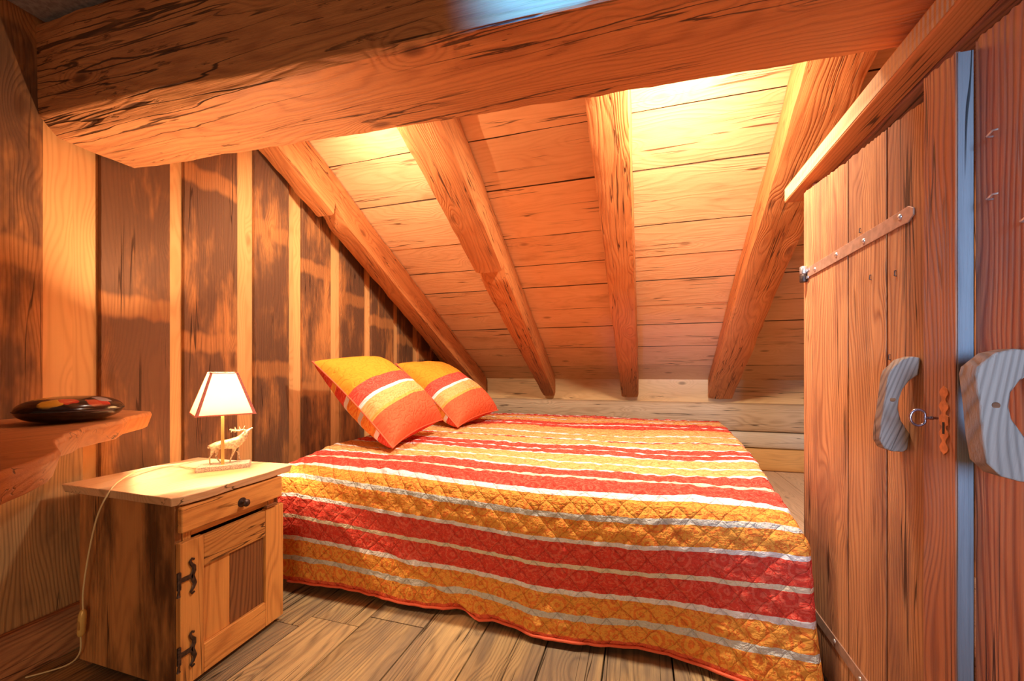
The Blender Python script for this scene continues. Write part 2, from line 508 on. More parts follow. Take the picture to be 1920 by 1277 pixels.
def world_loc(o):
    p = V(o.location)
    while o.parent: o = o.parent; p += V(o.location)
    return p


def grainof(v, axis):
    x, y, z = v
    if axis == 'slope': return (y * .8836 - z * .4683, x, y * .4683 + z * .8836)
    return {'x': (x, y, z), 'y': (y, x, z), 'z': (z, y, x)}[axis]


def nz(p, f=1.0):
    return noise.noise(V(p) * f)


def timber(mb, stations, sec, axis, rough=.004, edge=.012, sub=5, mi=0, tone=None):
    """rough-hewn timber: sec(s) gives 4+ corner points (world) at station s"""
    rings = []; gr = []
    for st in stations:
        c = [V(p) for p in sec(st)]
        n = len(c); cen = sum(c, V((0, 0, 0))) / n
        ring = []
        for i in range(n):
            a, b = c[i], c[(i + 1) % n]
            for k in range(sub):
                t = k / sub
                # ease in near the corners so that they read as worn edges
                if k == 0:
                    pr = c[i - 1]
                    L1 = (b - a).length; L0 = (pr - a).length
                    p = a + (b - a).normalized() * edge * .5 * min(1, L1) + (pr - a).normalized() * edge * .5
                else:
                    p = a.lerp(b, t)
                d = (p - cen); d.normalize()
                j = nz(p, 3) * rough * 1.2 + nz(p, 11) * rough * .8 + nz(p + V((5, 5, 5)), 30) * rough * .4
                if k == 0: j -= abs(nz(p, 6)) * edge * .9
                ring.append(p + d * j)
        rings.append(ring); gr += [grainof(p, axis) for p in ring]
    mb.loft(rings, gr, tone if tone is not None else random.random(), mi=mi)


def frange(a, b, n): return [a + (b - a) * i / (n - 1) for i in range(n)]


# ------------------------------------------------------------------ the setting
SL = .53
roofz = lambda y: .96 + SL * (4.97 - y)
wx = lambda y: -2.0 - .075 * y          # face of the left wall boards

# floor: planks along y
mb = MB()
xs = [-2.75, -2.5, -2.26, -2.03, -1.80, -1.57, -1.34, -1.10, -.841, -.598, -.342, -.125, .111, .345, .60, .84, 1.08, 1.34, 1.62, 1.9]
for a, b in zip(xs, xs[1:]):
    cuts = [-1.6] + sorted(random.uniform(-1.2, 4.6) for _ in range(2)) + [5.05]
    if -1.0 < a < .5: cuts = [-1.6, random.uniform(1.9, 3.5), 5.05]
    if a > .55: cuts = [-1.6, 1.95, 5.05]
    if -1.8 < a < -1.0: cuts = [-1.6, 1.38 + (a + 1.5) * .3, 3.1, 5.05]
    for c, d in zip(cuts, cuts[1:]):
        dz = random.uniform(-.002, .001)
        if d - c > .05:
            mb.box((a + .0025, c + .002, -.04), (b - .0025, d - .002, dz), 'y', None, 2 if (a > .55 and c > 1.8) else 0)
mb.box((-2.75, -1.6, -.08), (1.9, 5.05, -.041), 'y', 0, 1)
tag(mb.build('floor', ['floor', 'dark', 'floorlit'], bevel=.002), 'worn brown wooden floor of wide planks running under the bed', kind='structure')

# roof planks
mb = MB()
ys = [1.5, 1.72, 1.96, 2.25, 2.56, 2.94, 3.21, 3.45, 3.74, 4.0, 4.34, 4.70, 5.02]
for a, b in zip(ys, ys[1:]):
    cuts = [-2.7, 1.8]
    if a > 2 and random.random() < .35: cuts = [-2.7, random.choice([-1.05, -.12, .8]), 1.8]
    for c, d in zip(cuts, cuts[1:]):
        t = random.random()
        dz = random.uniform(-.004, .002)
        n_ = 40
        pts = []
        # slightly wandering plank edges
        lo = [(c + (d - c) * i / n_, a + .0035 + nz((i * .3, a * 9, 0)) * .004) for i in range(n_ + 1)]
        hi = [(c + (d - c) * i / n_, b - .0035 + nz((i * .3, b * 9, 3)) * .004) for i in range(n_ + 1)]
        pts = [(x, y, roofz(y) + dz) for x, y in lo] + [(x, y, roofz(y) + dz) for x, y in hi[::-1]]
        nn = len(pts)
        vs = pts + [(x, y, z + .03) for x, y, z in pts]
        fs = []
        for i in range(n_):
            fs.append((i, i + 1, nn - 2 - i, nn - 1 - i)); fs.append((nn + i, nn + nn - 1 - i, nn + nn - 2 - i, nn + i + 1))
        mb.add(vs, fs, [grainof(v, 'x') for v in vs], t)
        mb.add(vs, [(i, (i + 1) % nn, nn + (i + 1) % nn, nn + i) for i in range(nn)], [grainof(v, 'x') for v in vs], t, 2)
mb.add([(-2.7, 1.5, roofz(1.5) + .035), (1.8, 1.5, roofz(1.5) + .035), (1.8, 5.1, roofz(5.1) + .035), (-2.7, 5.1, roofz(5.1) + .035)] +
       [(-2.7, 1.5, roofz(1.5) + .06), (1.8, 1.5, roofz(1.5) + .06), (1.8, 5.1, roofz(5.1) + .06), (-2.7, 5.1, roofz(5.1) + .06)],
       [(0, 1, 2, 3), (7, 6, 5, 4), (0, 4, 5, 1), (1, 5, 6, 2), (2, 6, 7, 3), (3, 7, 4, 0)], [(0, 0, 0)] * 8, 0, 1)
tag(mb.build('ceiling', ['ceil', 'dark', 'crevice']), 'sloping ceiling of warm pine planks', kind='structure')

mb = MB()
mb.box((-2.055, -1.2, 2.31), (.66, 1.12, 2.36))
tag(mb.build('ceiling_front', 'plaster'), 'grey plaster ceiling above the big beam', kind='structure')
mb = MB()
mb.box((-2.12, 1.13, 2.30), (1.6, 1.17, 2.617), 'x')  # added out of view to stop bulb light leaking over the beam
tag(mb.build('light_block', 'ceil'), 'unseen added board blocking light between beam and ceiling', kind='structure')

# left wall: pale backing boards and old dark boards nailed over them
def wall_poly(y0, y1, off, z0=0.0):
    pts = []
    zt = lambda y: min(2.615, roofz(y) - .004)
    yk = 4.97 - (2.615 + .004 - .96) / SL
    for y in (y0, y1): pts.append((wx(y) + off, y, z0))
    pts.append((wx(y1) + off, y1, zt(y1)))
    if y0 < yk < y1: pts.append((wx(yk) + off, yk, zt(yk)))
    pts.append((wx(y0) + off, y0, zt(y0)))
    return pts


mb = MB()
bounds = [-1.2, -.3, .5, 1.02, 1.40, 1.80, 2.17, 2.6, 3.0, 3.5, 3.93, 4.35, 4.75, 5.05]
for a, b in zip(bounds, bounds[1:]):
    mb.prism(wall_poly(a, b, -.022), (-.05, 0, 0), 'z')
wl = tag(mb.build('wall_left', 'wallpale', origin=(wx(1), 1, 0)), 'left wall of old dark boards over paler new pine', kind='structure')
for i, (a, b) in enumerate([(-1.2, -.45), (-.43, .30), (.32, .925), (1.10, 1.37), (1.437, 1.73), (1.845, 2.11), (2.232, 2.52), (2.642, 2.95), (3.062, 3.44),
                            (3.543, 3.84), (3.98, 4.28), (4.36, 4.66), (4.74, 4.95)]):
    m_ = MB(); m_.prism(wall_poly(a, b, 0, 0 if a > .95 else .70), (-.0215, 0, 0), 'z', tone=.07 + .071 * i)
    m_.build('board', 'walldark', wl, bevel=.0025)
m_ = MB(); m_.prism([(wx(y) + .012, y, z) for y, z in ((-1.2, .15), (1.035, .15), (1.035, .862), (-1.2, .862))], (-.033, 0, 0), 'z', tone=.33)
m_.build('board', 'wallmid', wl, bevel=.002)
mb = MB(); mb.prism([(wx(y) + .045, y, z) for y, z in ((-1.2, .0), (1.30, .0), (1.30, .165), (-1.2, .165))], (-.032, 0, 0), 'y', tone=.4)
tag(mb.build('baseboard_left', 'door', bevel=.004), 'wide wooden baseboard at the foot of the left wall', kind='structure')

# back wall: knee board above three logs
mb = MB()
mb.box((-2.55, 4.99, 0), (1.75, 5.05, 1.0), 'x', .3)
wb = tag(mb.build('wall_back', 'knee'), 'low back wall of logs under a pale knee board', kind='structure')


def log(z0, z1, y0, bulge, mat, tone):
    m_ = MB(); rings = []; gr = []
    for x in frange(-2.42, 1.62, 60):
        r = []
        for k in range(13):
            a = pi * k / 12
            z = (z0 + z1) / 2 - cos(a) * (z1 - z0) / 2
            y = y0 - bulge * max(0, sin(a)) ** .5 + nz((x, z * 3, y0), 1.5) * .012 + nz((x * 2, z * 14, 3)) * .005
            r.append(V((x, y, z)))
        r += [V((x, 4.985, z1)), V((x, 4.985, z0))]
        rings.append(r); gr += [grainof(p, 'x') for p in r]
    m_.loft(rings, gr, tone)
    return m_.build('log', mat, wb, smooth=50)


log(.408, .70, 4.93, .075, 'log', .2)
log(.238, .405, 4.92, .055, 'logpale', .5)
log(.002, .235, 4.93, .05, 'logwarm', .8)

mb = MB()
mb.box((1.625, 1.5, 0), (1.70, 5.04, 2.7), 'z', .5)
tag(mb.build('wall_right', 'walldark'), 'right end wall of the sleeping nook', kind='structure')

# ------------------------------------------------------------------ main beam
mb = MB()


def beam_sec(x):
    t = (x + 2.08) / 3.7
    yf = .915 + .128 * t; yr = 1.215 + .205 * t
    zb = 1.915
    ch = .058 * max(.10, min(1, 1 - (x + 2.08 - .2) / 1.5)) * (1 + .5 * nz((x * 2.3, 0, 0)))
    wv = .010 * nz((x * 1.3, 7, 0)) + .006 * nz((x * 4, 2, 0))
    return [(x, yf - .012, 2.29), (x, yf - .004 + wv * .5, zb + ch), (x, yf + ch * .95, zb + wv * .35), (x, yr + wv, zb + wv * .2), (x, yr, 2.29)]


timber(mb, frange(-2.068, 1.55, 220), beam_sec, 'x', .0035, .005, 9, tone=.13)
tag(mb.build('ceiling_beam', 'beam', smooth=35), 'massive rough-hewn old beam crossing the whole room overhead, cracked underneath', 'beam')

# ------------------------------------------------------------------ rafters
def rafter(xl0, xl1, xr0, xr1, label, notch=None, tone=.3, bow=0, depth=.25, ytop=1.52):
    mb = MB()
    st = frange(ytop, 4.90, 90)
    if notch:
        st = sorted(st + frange(notch - .012, notch + .012, 5) + frange(notch, notch + .14, 8))

    def sec(y):
        t = (y - 2.0) / 2.9
        a = xl0 + (xl1 - xl0) * t + bow * sin(t * 9) * .2; b = xr0 + (xr1 - xr0) * t
        zt = roofz(y) - .006; zb = roofz(y) - depth + .008 * nz((y * 1.4, a, 2))
        if notch and y < notch: zb -= .028 * min(1, max(0, (y - 1.3) / .4))
        if notch and notch <= y <= notch + .11: zb += .060 * (1 - (y - notch) / .11)
        return [(a, y, zt), (a, y, zb), (b, y, zb), (b, y, zt)]
    timber(mb, st, sec, 'slope', .004, .014, 6, tone=tone)
    return tag(mb.build('rafter', 'rafter', smooth=38), label, 'rafter', 'sloping roof rafters')


rafter(-2.125, -2.075, -1.97, -1.87, 'leftmost sloping rafter, notched, running beside the board wall', 2.30, .21, .0)
rafter(-1.215, -1.13, -.96, -.975, 'notched sloping rafter second from the board wall, ending above the pillows\' right', 2.90, .45, .02)
rafter(-.25, -.205, -.045, -.015, 'third sloping rafter from the left, upright in view above the bed middle', None, .63, .02)
rafter(.65, .70, .90, .95, 'rightmost sloping rafter, rough edged, nearest the plank door', None, .82, .03)

# ------------------------------------------------------------------ lintel and frame over the door
mb = MB()
sec = [(.60, 1.776), (.672, 1.776), (.672, 1.905), (.655, 1.905), (.60, 1.838)]
mb.prism([(x, 2.06, z) for x, z in sec], (0, -2.5, 0), 'y', .2)
lt = tag(mb.build('lintel_beam', 'lintel', bevel=.004), 'smooth orange lintel beam running over the plank door', 'beam')
mb = MB()
mb.prism([(.5985, 2.055, z) for z in (1.783, 1.834)] + [(.5985, -.44, 1.834), (.5985, -.44, 1.783)], (.001, 0, 0), 'y', .6)
mb.build('sawn_side', 'linteledge', lt)
mb = MB()
mb.box((.674, -.44, 1.770), (1.10, 1.93, 1.80), 'y', .7)
mb.box((.674, -.44, 1.802), (.76, 1.93, 1.87), 'y', .7)
tag(mb.build('trim_1', 'doorred', bevel=.003), 'ribbed board behind the lintel above the door', kind='structure')
mb = MB()
mb.box((.634, 1.85, 0), (.70, 1.93, 1.768), 'z', .4)
tag(mb.build('trim_2', 'doorred', bevel=.003), 'door post at the hinge side of the plank door', kind='structure')

# ------------------------------------------------------------------ door 1 (leaf with key)
DX = .60
def door_board(parent, y0, y1, zt0, zt1, x0, th, mat, tone, saw=False, name='board'):
    """board in the yz plane; top runs from zt0 at y0 to zt1 at y1"""
    pts = [(x0, y0, .015), (x0, y1, .015)]
    n_ = max(2, int(abs(y1 - y0) / .004))
    if saw:
        for i in range(n_ + 1):
            y = y1 + (y0 - y1) * i / n_
            z = zt1 + (zt0 - zt1) * i / n_ + .0045 * abs(sin((y + .3 * nz((y * 3, 0, 1))) * pi / .036)) + .003 * nz((y * 60, 1, 1))
            pts.append((x0, y, z))
    else:
        pts += [(x0, y1, zt1), (x0, y0, zt0)]
    m_ = MB(); m_.prism(pts, (th, 0, 0), 'z', tone)
    return m_.build(name, mat, parent, bevel=0 if saw else .003)


d1 = tag(empty('door_1', (DX, 1.45, .015)), 'plank door leaf with iron strap hinges, wooden handle and key', kind='structure')
door_board(d1, 1.84, 1.493, 1.728, 1.682, DX, .026, 'door', .12, True)
door_board(d1, 1.485, 1.289, 1.682, 1.662, DX, .026, 'door', .47, True)
door_board(d1, 1.280, 1.040, 1.662, 1.632, DX, .026, 'door', .71, True)
m_ = MB()
pts = [(.592, 1.127, .015), (.592, 1.032, .015)]
for i in range(26):
    y = 1.032 + .095 * i / 25; pts.append((.592, y, 1.672 + .012 * i / 25 + .005 * abs(sin(y * pi / .036))))
m_.prism(pts, (.0075, 0, 0), 'z', .85)
m_.build('edge_batten', 'doorred', d1)
m_ = MB(); m_.box((.594, 1.0285, .016), (.6175, 1.0315, 1.672), 'z', .1)
m_.build('edge_strip', 'doorend', d1)


def strap(parent, z, y0, y1, x0, w0=.046, w1=.036, steel=True):
    m_ = MB()
    t = .004
    ws = [(y0, w0 * .72), (y0 - .02, w0 * .8), (y1 + .05, w1), (y1 + .02, w1 * 1.05), (y1, w1 * .45)]
    pts = [(x0, y, z - w / 2) for y, w in ws] + [(x0, y, z + w / 2) for y, w in ws[::-1]]
    m_.prism(pts, (-t, 0, 0), 'y', .3)
    o = m_.build('strap_hinge', 'strap', parent, bevel=.0012)
    for k in range(4):
        y = y0 - .07 - (y0 - y1 - .12) * k / 3
        m_ = MB(); m_.lathe((x0 - t, y, z + (.004 if k % 2 else -.003)), [(.007, 0), (.0066, .002), (.003, .004), (.0001, .0046)], 12, V((-1, 0, 0)))
        m_.build('rivet', 'steel', o, smooth=60)
    m_ = MB()
    for j, (a, b, mi) in enumerate(((-.002, .028, 0), (-.032, -.003, 1))):
        m_.lathe((x0 - .010, y0 + .018, z), [(.0001, a), (.0118, a + .001), (.013, a + .003), (.013, b - .003), (.0118, b - .001), (.0001, b)], 20, mi=mi)
    m_.box((x0 - .006, y0 - .02, z + .004), (x0 - .002, y0 + .02, z + .014)); m_.box((x0 - .006, y0 - .01, z - .022), (x0 - .002, y0 + .02, z - .012))
    m_.build('hinge_knuckle', ['steel', 'iron'] if steel else ['iron', 'iron'], o, smooth=40)


strap(d1, 1.415, 1.795, 1.172, DX)
strap(d1, .178, 1.80, 1.20, DX, steel=False)


def c_handle(parent, x0, yt, yb, zt, zb, prot, th, tone, name='handle'):
    """C-shaped board handle standing out from the door; ends meet the door at x0"""
    h = zt - zb
    prof = []   # (protrusion, fraction of height)
    outer = [(0, .985), (.30, 1.0), (.62, .97), (.95, .86), (1.0, .80), (1.0, .55), (1.02, .30), (1.0, .12), (.80, .03), (.5, .0), (.12, .0), (0, .03)]
    inner = [(0, .20), (.10, .24), (.35, .34), (.50, .46), (.52, .55), (.45, .66), (.28, .75), (.08, .80), (0, .81)]
    poly = outer + inner
    yy = lambda f: yb + (yt - yb) * f
    vs = [(x0 - p * prot, yy(f) + .0, zb + f * h) for p, f in poly]
    m_ = MB(); n_ = len(poly)
    gr = [(z * 1.0, (x0 - x) * 1.0 + .25 * (z - zb), 0) for x, y, z in vs] + [(z, (x0 - x) + .25 * (z - zb), .03) for x, y, z in vs]
    v2 = [(x, y + th, z) for x, y, z in vs]
    fs = [tuple(range(n_)), tuple(range(2 * n_ - 1, n_ - 1, -1))] + [(i, (i + 1) % n_, n_ + (i + 1) % n_, n_ + i) for i in range(n_)]
    m_.add(vs + v2, fs, gr, tone)
    o = m_.build(name, 'handle', parent, bevel=.004)
    m_ = MB(); m_.lathe((x0 - prot * .74, yy(.56) + .0005, zb + .56 * h), [(.0055, 0), (.0055, .0012), (.0001, .0012)], 14, V((0, -1, 0)))
    m_.build('plug', 'cabdark', o)
    return o


c_handle(d1, DX, 1.148, 1.200, 1.082, .858, .057, .034, .1)

# escutcheon: cut iron plate with wavy outline, in the yz plane on the batten
m_ = MB(); N_ = 48; cy, cz, hh = 1.062, .949, .070
pr = []
for i in range(N_ + 1):
    f = -1 + 2 * i / N_
    w = .0085 * (1 - .25 * abs(f)) * (1 + .55 * cos(f * 15.5)) + .002
    if abs(f) > .93: w = .004 * (1 - abs(f)) / .07 + .0006
    if abs(f) < .14: w = .0125
    pr.append((f, w))
pts = [(.592, cy - w, cz + f * hh) for f, w in pr] + [(.592, cy + w, cz + f * hh) for f, w in pr[::-1]]
m_.prism(pts, (-.002, 0, 0), 'z')
esc = m_.build('escutcheon', 'rust', d1)
m_ = MB(); m_.box((.5895, cy - .003, cz - .028), (.5902, cy + .003, cz - .004)); m_.build('keyhole', 'dark', esc)

# key
kz = .953
ky = empty('key', (.582, cy, kz)); tag(ky, 'old steel key with an oval bow standing in the door lock', 'key')
m_ = MB(); bowc = (.549, cy, kz)
pts = []
for i in range(29):
    a = 2 * pi * i / 28
    r = 1 - .22 * max(0, cos(a)) ** 8
    pts.append((bowc[0] + .0135 * cos(a) * r, cy, kz + .0165 * sin(a)))
m_.tube(pts, .0028, 8); m_.build('bow', 'keymetal', ky, smooth=60)
m_ = MB(); m_.lathe((.560, cy, kz), [(.0001, 0), (.003, .0), (.0036, .004), (.0028, .006), (.0042, .009), (.0042, .012), (.003, .015), (.003, .0205), (.0001, .0215)], 14, V((1, 0, 0)))
m_.build('shank', 'keymetal', ky, smooth=50)

# ------------------------------------------------------------------ door 2 (nearer leaf)
d2 = tag(empty('door_2', (.628, .6, .015)), 'nearer reddish plank door leaf with a curved wooden handle', kind='structure')
door_board(d2, 1.026, .80, 1.684, 1.662, .619, .026, 'doorred', .22, True)
door_board(d2, .796, .50, 1.664, 1.65, .619, .026, 'doorred', .64, True)
door_board(d2, .496, .15, 1.65, 1.64, .619, .026, 'doorred', .91, True)
c_handle(d2, .620, .905, .868, 1.087, .872, .078, .042, .37)
for y, z in ((.985, 1.48), (.985, 1.365), (.915, 1.30)):
    m_ = MB(); m_.tube([(.623, y, z), (.613, y, z), (.608, y - .004, z), (.607, y - .018, z + .003), (.613, y - .021, z + .003)], .0018, 7)
    m_.build('nail', 'steel', d2, smooth=60)
for y, z in ((1.36, 1.31), (1.245, 1.295), (1.27, 1.09), (1.415, 1.455)):
    m_ = MB(); m_.tube([(DX + .004, y, z), (DX - .003, y, z), (DX - .004, y - .001, z - .012), (DX + .004, y - .001, z - .014)], .0014, 7)
    m_.build('nail', 'iron', d1, smooth=60)

# ------------------------------------------------------------------ shelf
top = [(wx(1.02) + .003, 1.17), (-1.90, 1.165), (-1.847, 1.117), (-1.755, 1.00), (-1.652, .923), (-1.60, .84), (-1.553, .778), (-1.485, .73), (-1.442, .684), (-1.385, .655), (-1.349, .624),
       (-1.30, .60), (-1.24, .575), (-1.186, .553), (-1.133, .521), (-1.066, .464), (-1.029, .423), (-.995, .394), (-.96, .30), (-.95, .10), (wx(.1) + .003, .10)]
top[0] = (wx(1.17) + .003, 1.17)
m_ = MB(); n_ = len(top)
def shr(p, k):
    x, y = p; 
    if x < -1.99: return (x, y)
    return (x - k, y - k * .35)
vs = [(x, y, .885) for x, y in top] + [(*(shr(p, -.006)), .872) for p in top] + [(*(shr(p, .012)), .822) for p in top]
fs = [tuple(range(n_)), tuple(range(3 * n_ - 1, 2 * n_ - 1, -1))]
for k in range(2):
    fs += [(k * n_ + i, k * n_ + (i + 1) % n_, (k + 1) * n_ + (i + 1) % n_, (k + 1) * n_ + i) for i in range(n_)]
m_.add(vs, fs, [grainof(v, 'y') for v in vs], .3)
sh = tag(m_.build('wall_shelf', 'shelf', bevel=.004), 'thick live-edge wooden shelf on the left wall with a wavy front', 'shelf')
m_ = MB()
m_.prism([(-1.10, .40, z) for z in (.12, .82)] + [(-1.145, .44, .82), (-1.16, .445, .74), (-1.155, .44, .12)], (-.0, -.2, 0), 'z', .6)
m_.build('bracket', 'shelf', sh, bevel=.008)

# lacquered tin
m_ = MB(); prof = []
for i in range(25):
    a = -pi / 2 + pi * i / 24
    z = sin(a); r = cos(a)
    prof.append((.148 * (abs(r) ** .75), .041 + .040 * z * (1 if z < 0 else 1.05)))
prof = [(r, max(z, .0035)) for r, z in prof]
m_.lathe((0, 0, 0), prof, 48)
m_.v = [(v[0] * .78 + .886 * 0, v[1], v[2]) for v in m_.v]
tin = m_.build('lacquered_box', 'tin', None, smooth=60, origin=(0, 0, 0))
tin.location = (-1.775, .862, .8835); tin.rotation_euler = (0, 0, R(32))
tag(tin, 'flat round black lacquered box painted with flowers, lying on the wall shelf', 'box')
m_ = MB()
for i in range(2):
    z = .041
    pts = [(.1165 * cos(a) * .995, .1493 * sin(a) * .995, z + i * .0) for a in frange(0, 2 * pi, 60)]
m_.tube(pts, .0016, 6)
rim = m_.build('rim', 'iron', None, origin=(0, 0, 0), smooth=60)
rim.parent = tin

# ------------------------------------------------------------------ nightstand
fx = lambda y: -1.412 - .073 * (y - .945)      # front plane (door face) of the nightstand
def sk(o=0):
    return lambda v: V((v.x + fx(v.y) + .0, v.y, v.z))


ns = tag(empty('nightstand', (-1.68, 1.16, 0)), 'small rustic wooden nightstand with drawer and panelled door beside the bed', 'nightstand')
# coordinates: x relative to the front plane
def nbox(mb, x0, x1, y0, y1, z0, z1, ax, tone=None, mi=0):
    mb.box((x0, y0, z0), (x1, y1, z1), ax, tone, mi, sk())


m_ = MB(); nbox(m_, -.50, -.022, .948, .970, .02, .612, 'z', .31); m_.build('side_panel', 'cabside', ns, bevel=.002)
m_ = MB(); nbox(m_, -.50, -.022, 1.352, 1.374, .02, .612, 'z', .61); m_.build('side_panel', 'cabside', ns, bevel=.002)
m_ = MB(); nbox(m_, -.50, -.485, .972, 1.350, .02, .612, 'z', .61); m_.build('back_panel', 'cabside', ns)
m_ = MB()
nbox(m_, -.045, -.020, .972, 1.00, .02, .612, 'z', .2); nbox(m_, -.045, -.020, 1.32, 1.350, .02, .612, 'z', .5)
nbox(m_, -.045, -.022, 1.0, 1.32, .497, .515, 'y', .4); nbox(m_, -.045, -.022, 1.0, 1.32, .02, .05, 'y', .7)
nbox(m_, -.484, -.046, .972, 1.35, .03, .045, 'y', .7)
m_.build('face_frame', 'cab', ns, bevel=.002)
# top with irregular edge
m_ = MB(); pts = []
for i in range(15): y = .928 + (1.425 - .928) * i / 14; pts.append((fx(y) + .010 + .008 * nz((y * 9, 3, 3)) - (.02 if i == 0 else 0), y, .613))
pts += [(fx(1.43) - .02, 1.437, .613), (fx(1.43) - .24, 1.42, .613), (-1.985, 1.415, .613)]
for i in range(9): x = -1.985 + (.55) * i / 8; pts.append((x, .932 + .005 * nz((x * 8, 1, 1)), .613))
nn = len(pts)
vs = [V(p) for p in pts] + [V(p) + V((0, 0, .030)) for p in pts]
ce = V((-1.7, 1.17, .613))
vs = [ce.lerp(v, .975) if i < nn else v for i, v in enumerate(vs)]
vs = [V((v.x, v.y, .613 if i < nn else .643)) for i, v in enumerate(vs)]
m_.add(vs, [tuple(range(nn)), tuple(range(2 * nn - 1, nn - 1, -1))] + [(i, (i + 1) % nn, nn + (i + 1) % nn, nn + i) for i in range(nn)],
       [grainof(v, 'y') for v in vs], .44)
m_.build('top', 'cabtop', ns, bevel=.004)
# drawer
m_ = MB(); nbox(m_, -.019, .004, .952, 1.372, .522, .607, 'y', .27)
dr = m_.build('drawer', 'cab', ns, bevel=.006)
m_ = MB(); kx = fx(1.175) + .004
m_.lathe((kx, 1.175, .557), [(.0001, 0), (.017, 0), (.018, .002), (.012, .004), (.006, .006), (.005, .014), (.010, .017), (.0135, .021), (.0135, .026), (.009, .031), (.0001, .032)], 20, V((1, .0, 0)))
m_.build('knob', 'iron', dr, smooth=50)
# door
m_ = MB()
nbox(m_, -.019, .003, .948, 1.028, .022, .492, 'z', .35)
nbox(m_, -.019, .003, 1.287, 1.378, .022, .492, 'z', .66)
nbox(m_, -.019, .002, 1.0285, 1.2865, .385, .488, 'y', .15)
nbox(m_, -.019, .003, 1.0285, 1.2865, .022, .120, 'y', .8)
cd = m_.build('door', 'cab', ns, bevel=.0025)
m_ = MB(); nbox(m_, -.018, -.009, 1.0285, 1.135, .1205, .3845, 'z', .25); m_.build('panel_board', 'cab', cd, bevel=.001)
m_ = MB(); nbox(m_, -.018, -.009, 1.137, 1.2865, .1205, .3845, 'z', .75); m_.build('panel_board', 'cabdark', cd, bevel=.001)
m_ = MB(); nbox(m_, -.004, .012, 1.285, 1.335, .497, .508, 'y', .2); m_.build('latch', 'cabdark', cd, bevel=.002)
for zc in (.375, .135):
    m_ = MB()
    x_ = fx(.95) + .006
    S_ = [(.990, zc + .052, .004), (.983, zc + .057, .004), (.977, zc + .050, .0045), (.981, zc + .040, .0055), (.990, zc + .028, .007), (.990, zc + .014, .0075), (.984, zc, .008),
          (.988, zc - .014, .0075), (.993, zc - .028, .007), (.987, zc - .042, .0055), (.980, zc - .050, .0045), (.984, zc - .058, .004), (.991, zc - .054, .004)]
    rings = []
    for k, (y, z, r) in enumerate(S_):
        a = S_[max(0, k - 1)]; b = S_[min(len(S_) - 1, k + 1)]
        t = V((0, b[0] - a[0], b[1] - a[1])).normalized(); u = V((0, t.z, -t.y))
        c = V((x_ - .0015, y, z))
        rings.append([c + u * r, c + u * r * .6 + V((.003, 0, 0)), c - u * r * .6 + V((.003, 0, 0)), c - u * r, c - V((.001, 0, 0))])
    m_.loft(rings, tone=0)
    m_.box((x_ - .004, .946, zc - .007), (x_ + .0015, .984, zc + .007))
    m_.tube([(x_ + .000, .942, z) for z in (zc - .028, zc - .027, zc + .027, zc + .028)], [.003, .0062, .0062, .003], 12)
    m_.tube([(x_, .942, zc - .028), (x_ - .001, .940, zc - .042), (x_, .941, zc - .050)], [.003, .003, .006], 10)
    m_.build('hinge', 'iron', cd, smooth=50)
m_ = MB()
for y in (.965, 1.355):
    for xo in (-.47, -.05):
        m_ = MB(); m_.lathe((fx(y) + xo, y, 0), [(.0001, 0), (.012, .001), (.014, .019), (.0001, .0195)], 12)
        m_.build('foot', 'cabdark', ns)

# ------------------------------------------------------------------ lamp
LT = .6432
lc = V((-1.655, 1.285, LT))
la = empty('table_lamp', lc); tag(la, 'lit table lamp with cream shade and bronze stag base on the nightstand', 'lamp')
A = V((.497, .868, 0)); Nn = V((.868, -.497, 0))
Ab = V((.66, .75, 0)).normalized(); Nb = V((Ab.y, -Ab.x, 0))
m_ = MB()
bl = [lc + Ab * a + Nb * b for a, b in ((-.095, -.045), (.095, -.040), (.090, .042), (-.092, .045))]
m_.loft([[p for p in bl], [lc + (p - lc) * 1.0 + V((0, 0, .012)) for p in bl], [lc + (p - lc) * .97 + V((0, 0, .020)) for p in bl]], tone=0)
m_.build('base', 'stone', la, bevel=.0015)
pc = lc + Nb * .022 + Ab * -.004
m_ = MB()
p0 = pc + V((0, 0, .0185))
m_.prism([p0 + A * a + Nn * b for a, b in ((-.0055, -.0055), (.0055, -.0055), (.0055, .0055), (-.0055, .0055))], (0, 0, .225), 'z')
m_.lathe(p0 + V((0, 0, .2255)), [(.0001, 0), (.017, 0), (.017, .003), (.009, .005), (.009, .030), (.0001, .031)], 16)
m_.build('pole', 'brass', la, bevel=.001)
zs0, zs1 = LT + .232, LT + .398
w0, w1 = .099, .046
def ringat(f, k=1.0):
    w = (w0 + (w1 - w0) * f) * k; z = zs0 + (zs1 - zs0) * f
    return [pc + A * a * w + Nn * b * w + V((0, 0, z - pc.z)) for a, b in ((-1, -1), (1, -1), (1, 1), (-1, 1))]
m_ = MB(); m_.loft([ringat(0), ringat(1)], tone=0, caps=False)
shd = m_.build('lamp_shade', 'shade', la)
md = shd.modifiers.new('solid', 'SOLIDIFY'); md.thickness = .0012
m_ = MB()
for f in (0, 1):
    r = ringat(f, 1.006); m_.tube([*r, r[0], r[1]], .0022, 6)
c0, c1 = ringat(0, 1.012), ringat(1, 1.012)
for i in (0, 1, 2, 3):
    for dirv in ((A if i in (0, 3) else -A), (Nn if i in (0, 1) else -Nn)):
        wd = .011
        vs = [c0[i], c0[i] + dirv * wd, c1[i] + dirv * wd * .75, c1[i]]
        m_.add(vs, [(0, 1, 2, 3)], vs, 0)
tr = m_.build('trim', 'trim', shd)
md = tr.modifiers.new('solid', 'SOLIDIFY'); md.thickness = .0006; md.offset = 1
m_ = MB(); bz = LT + .29
m_.lathe((pc.x, pc.y, bz - .018), [(.0001, 0), (.010, .002), (.012, .010), (.021, .03), (.023, .042), (.018, .056), (.0001, .066)], 18)
m_.build('bulb', 'bulb', la, smooth=60)
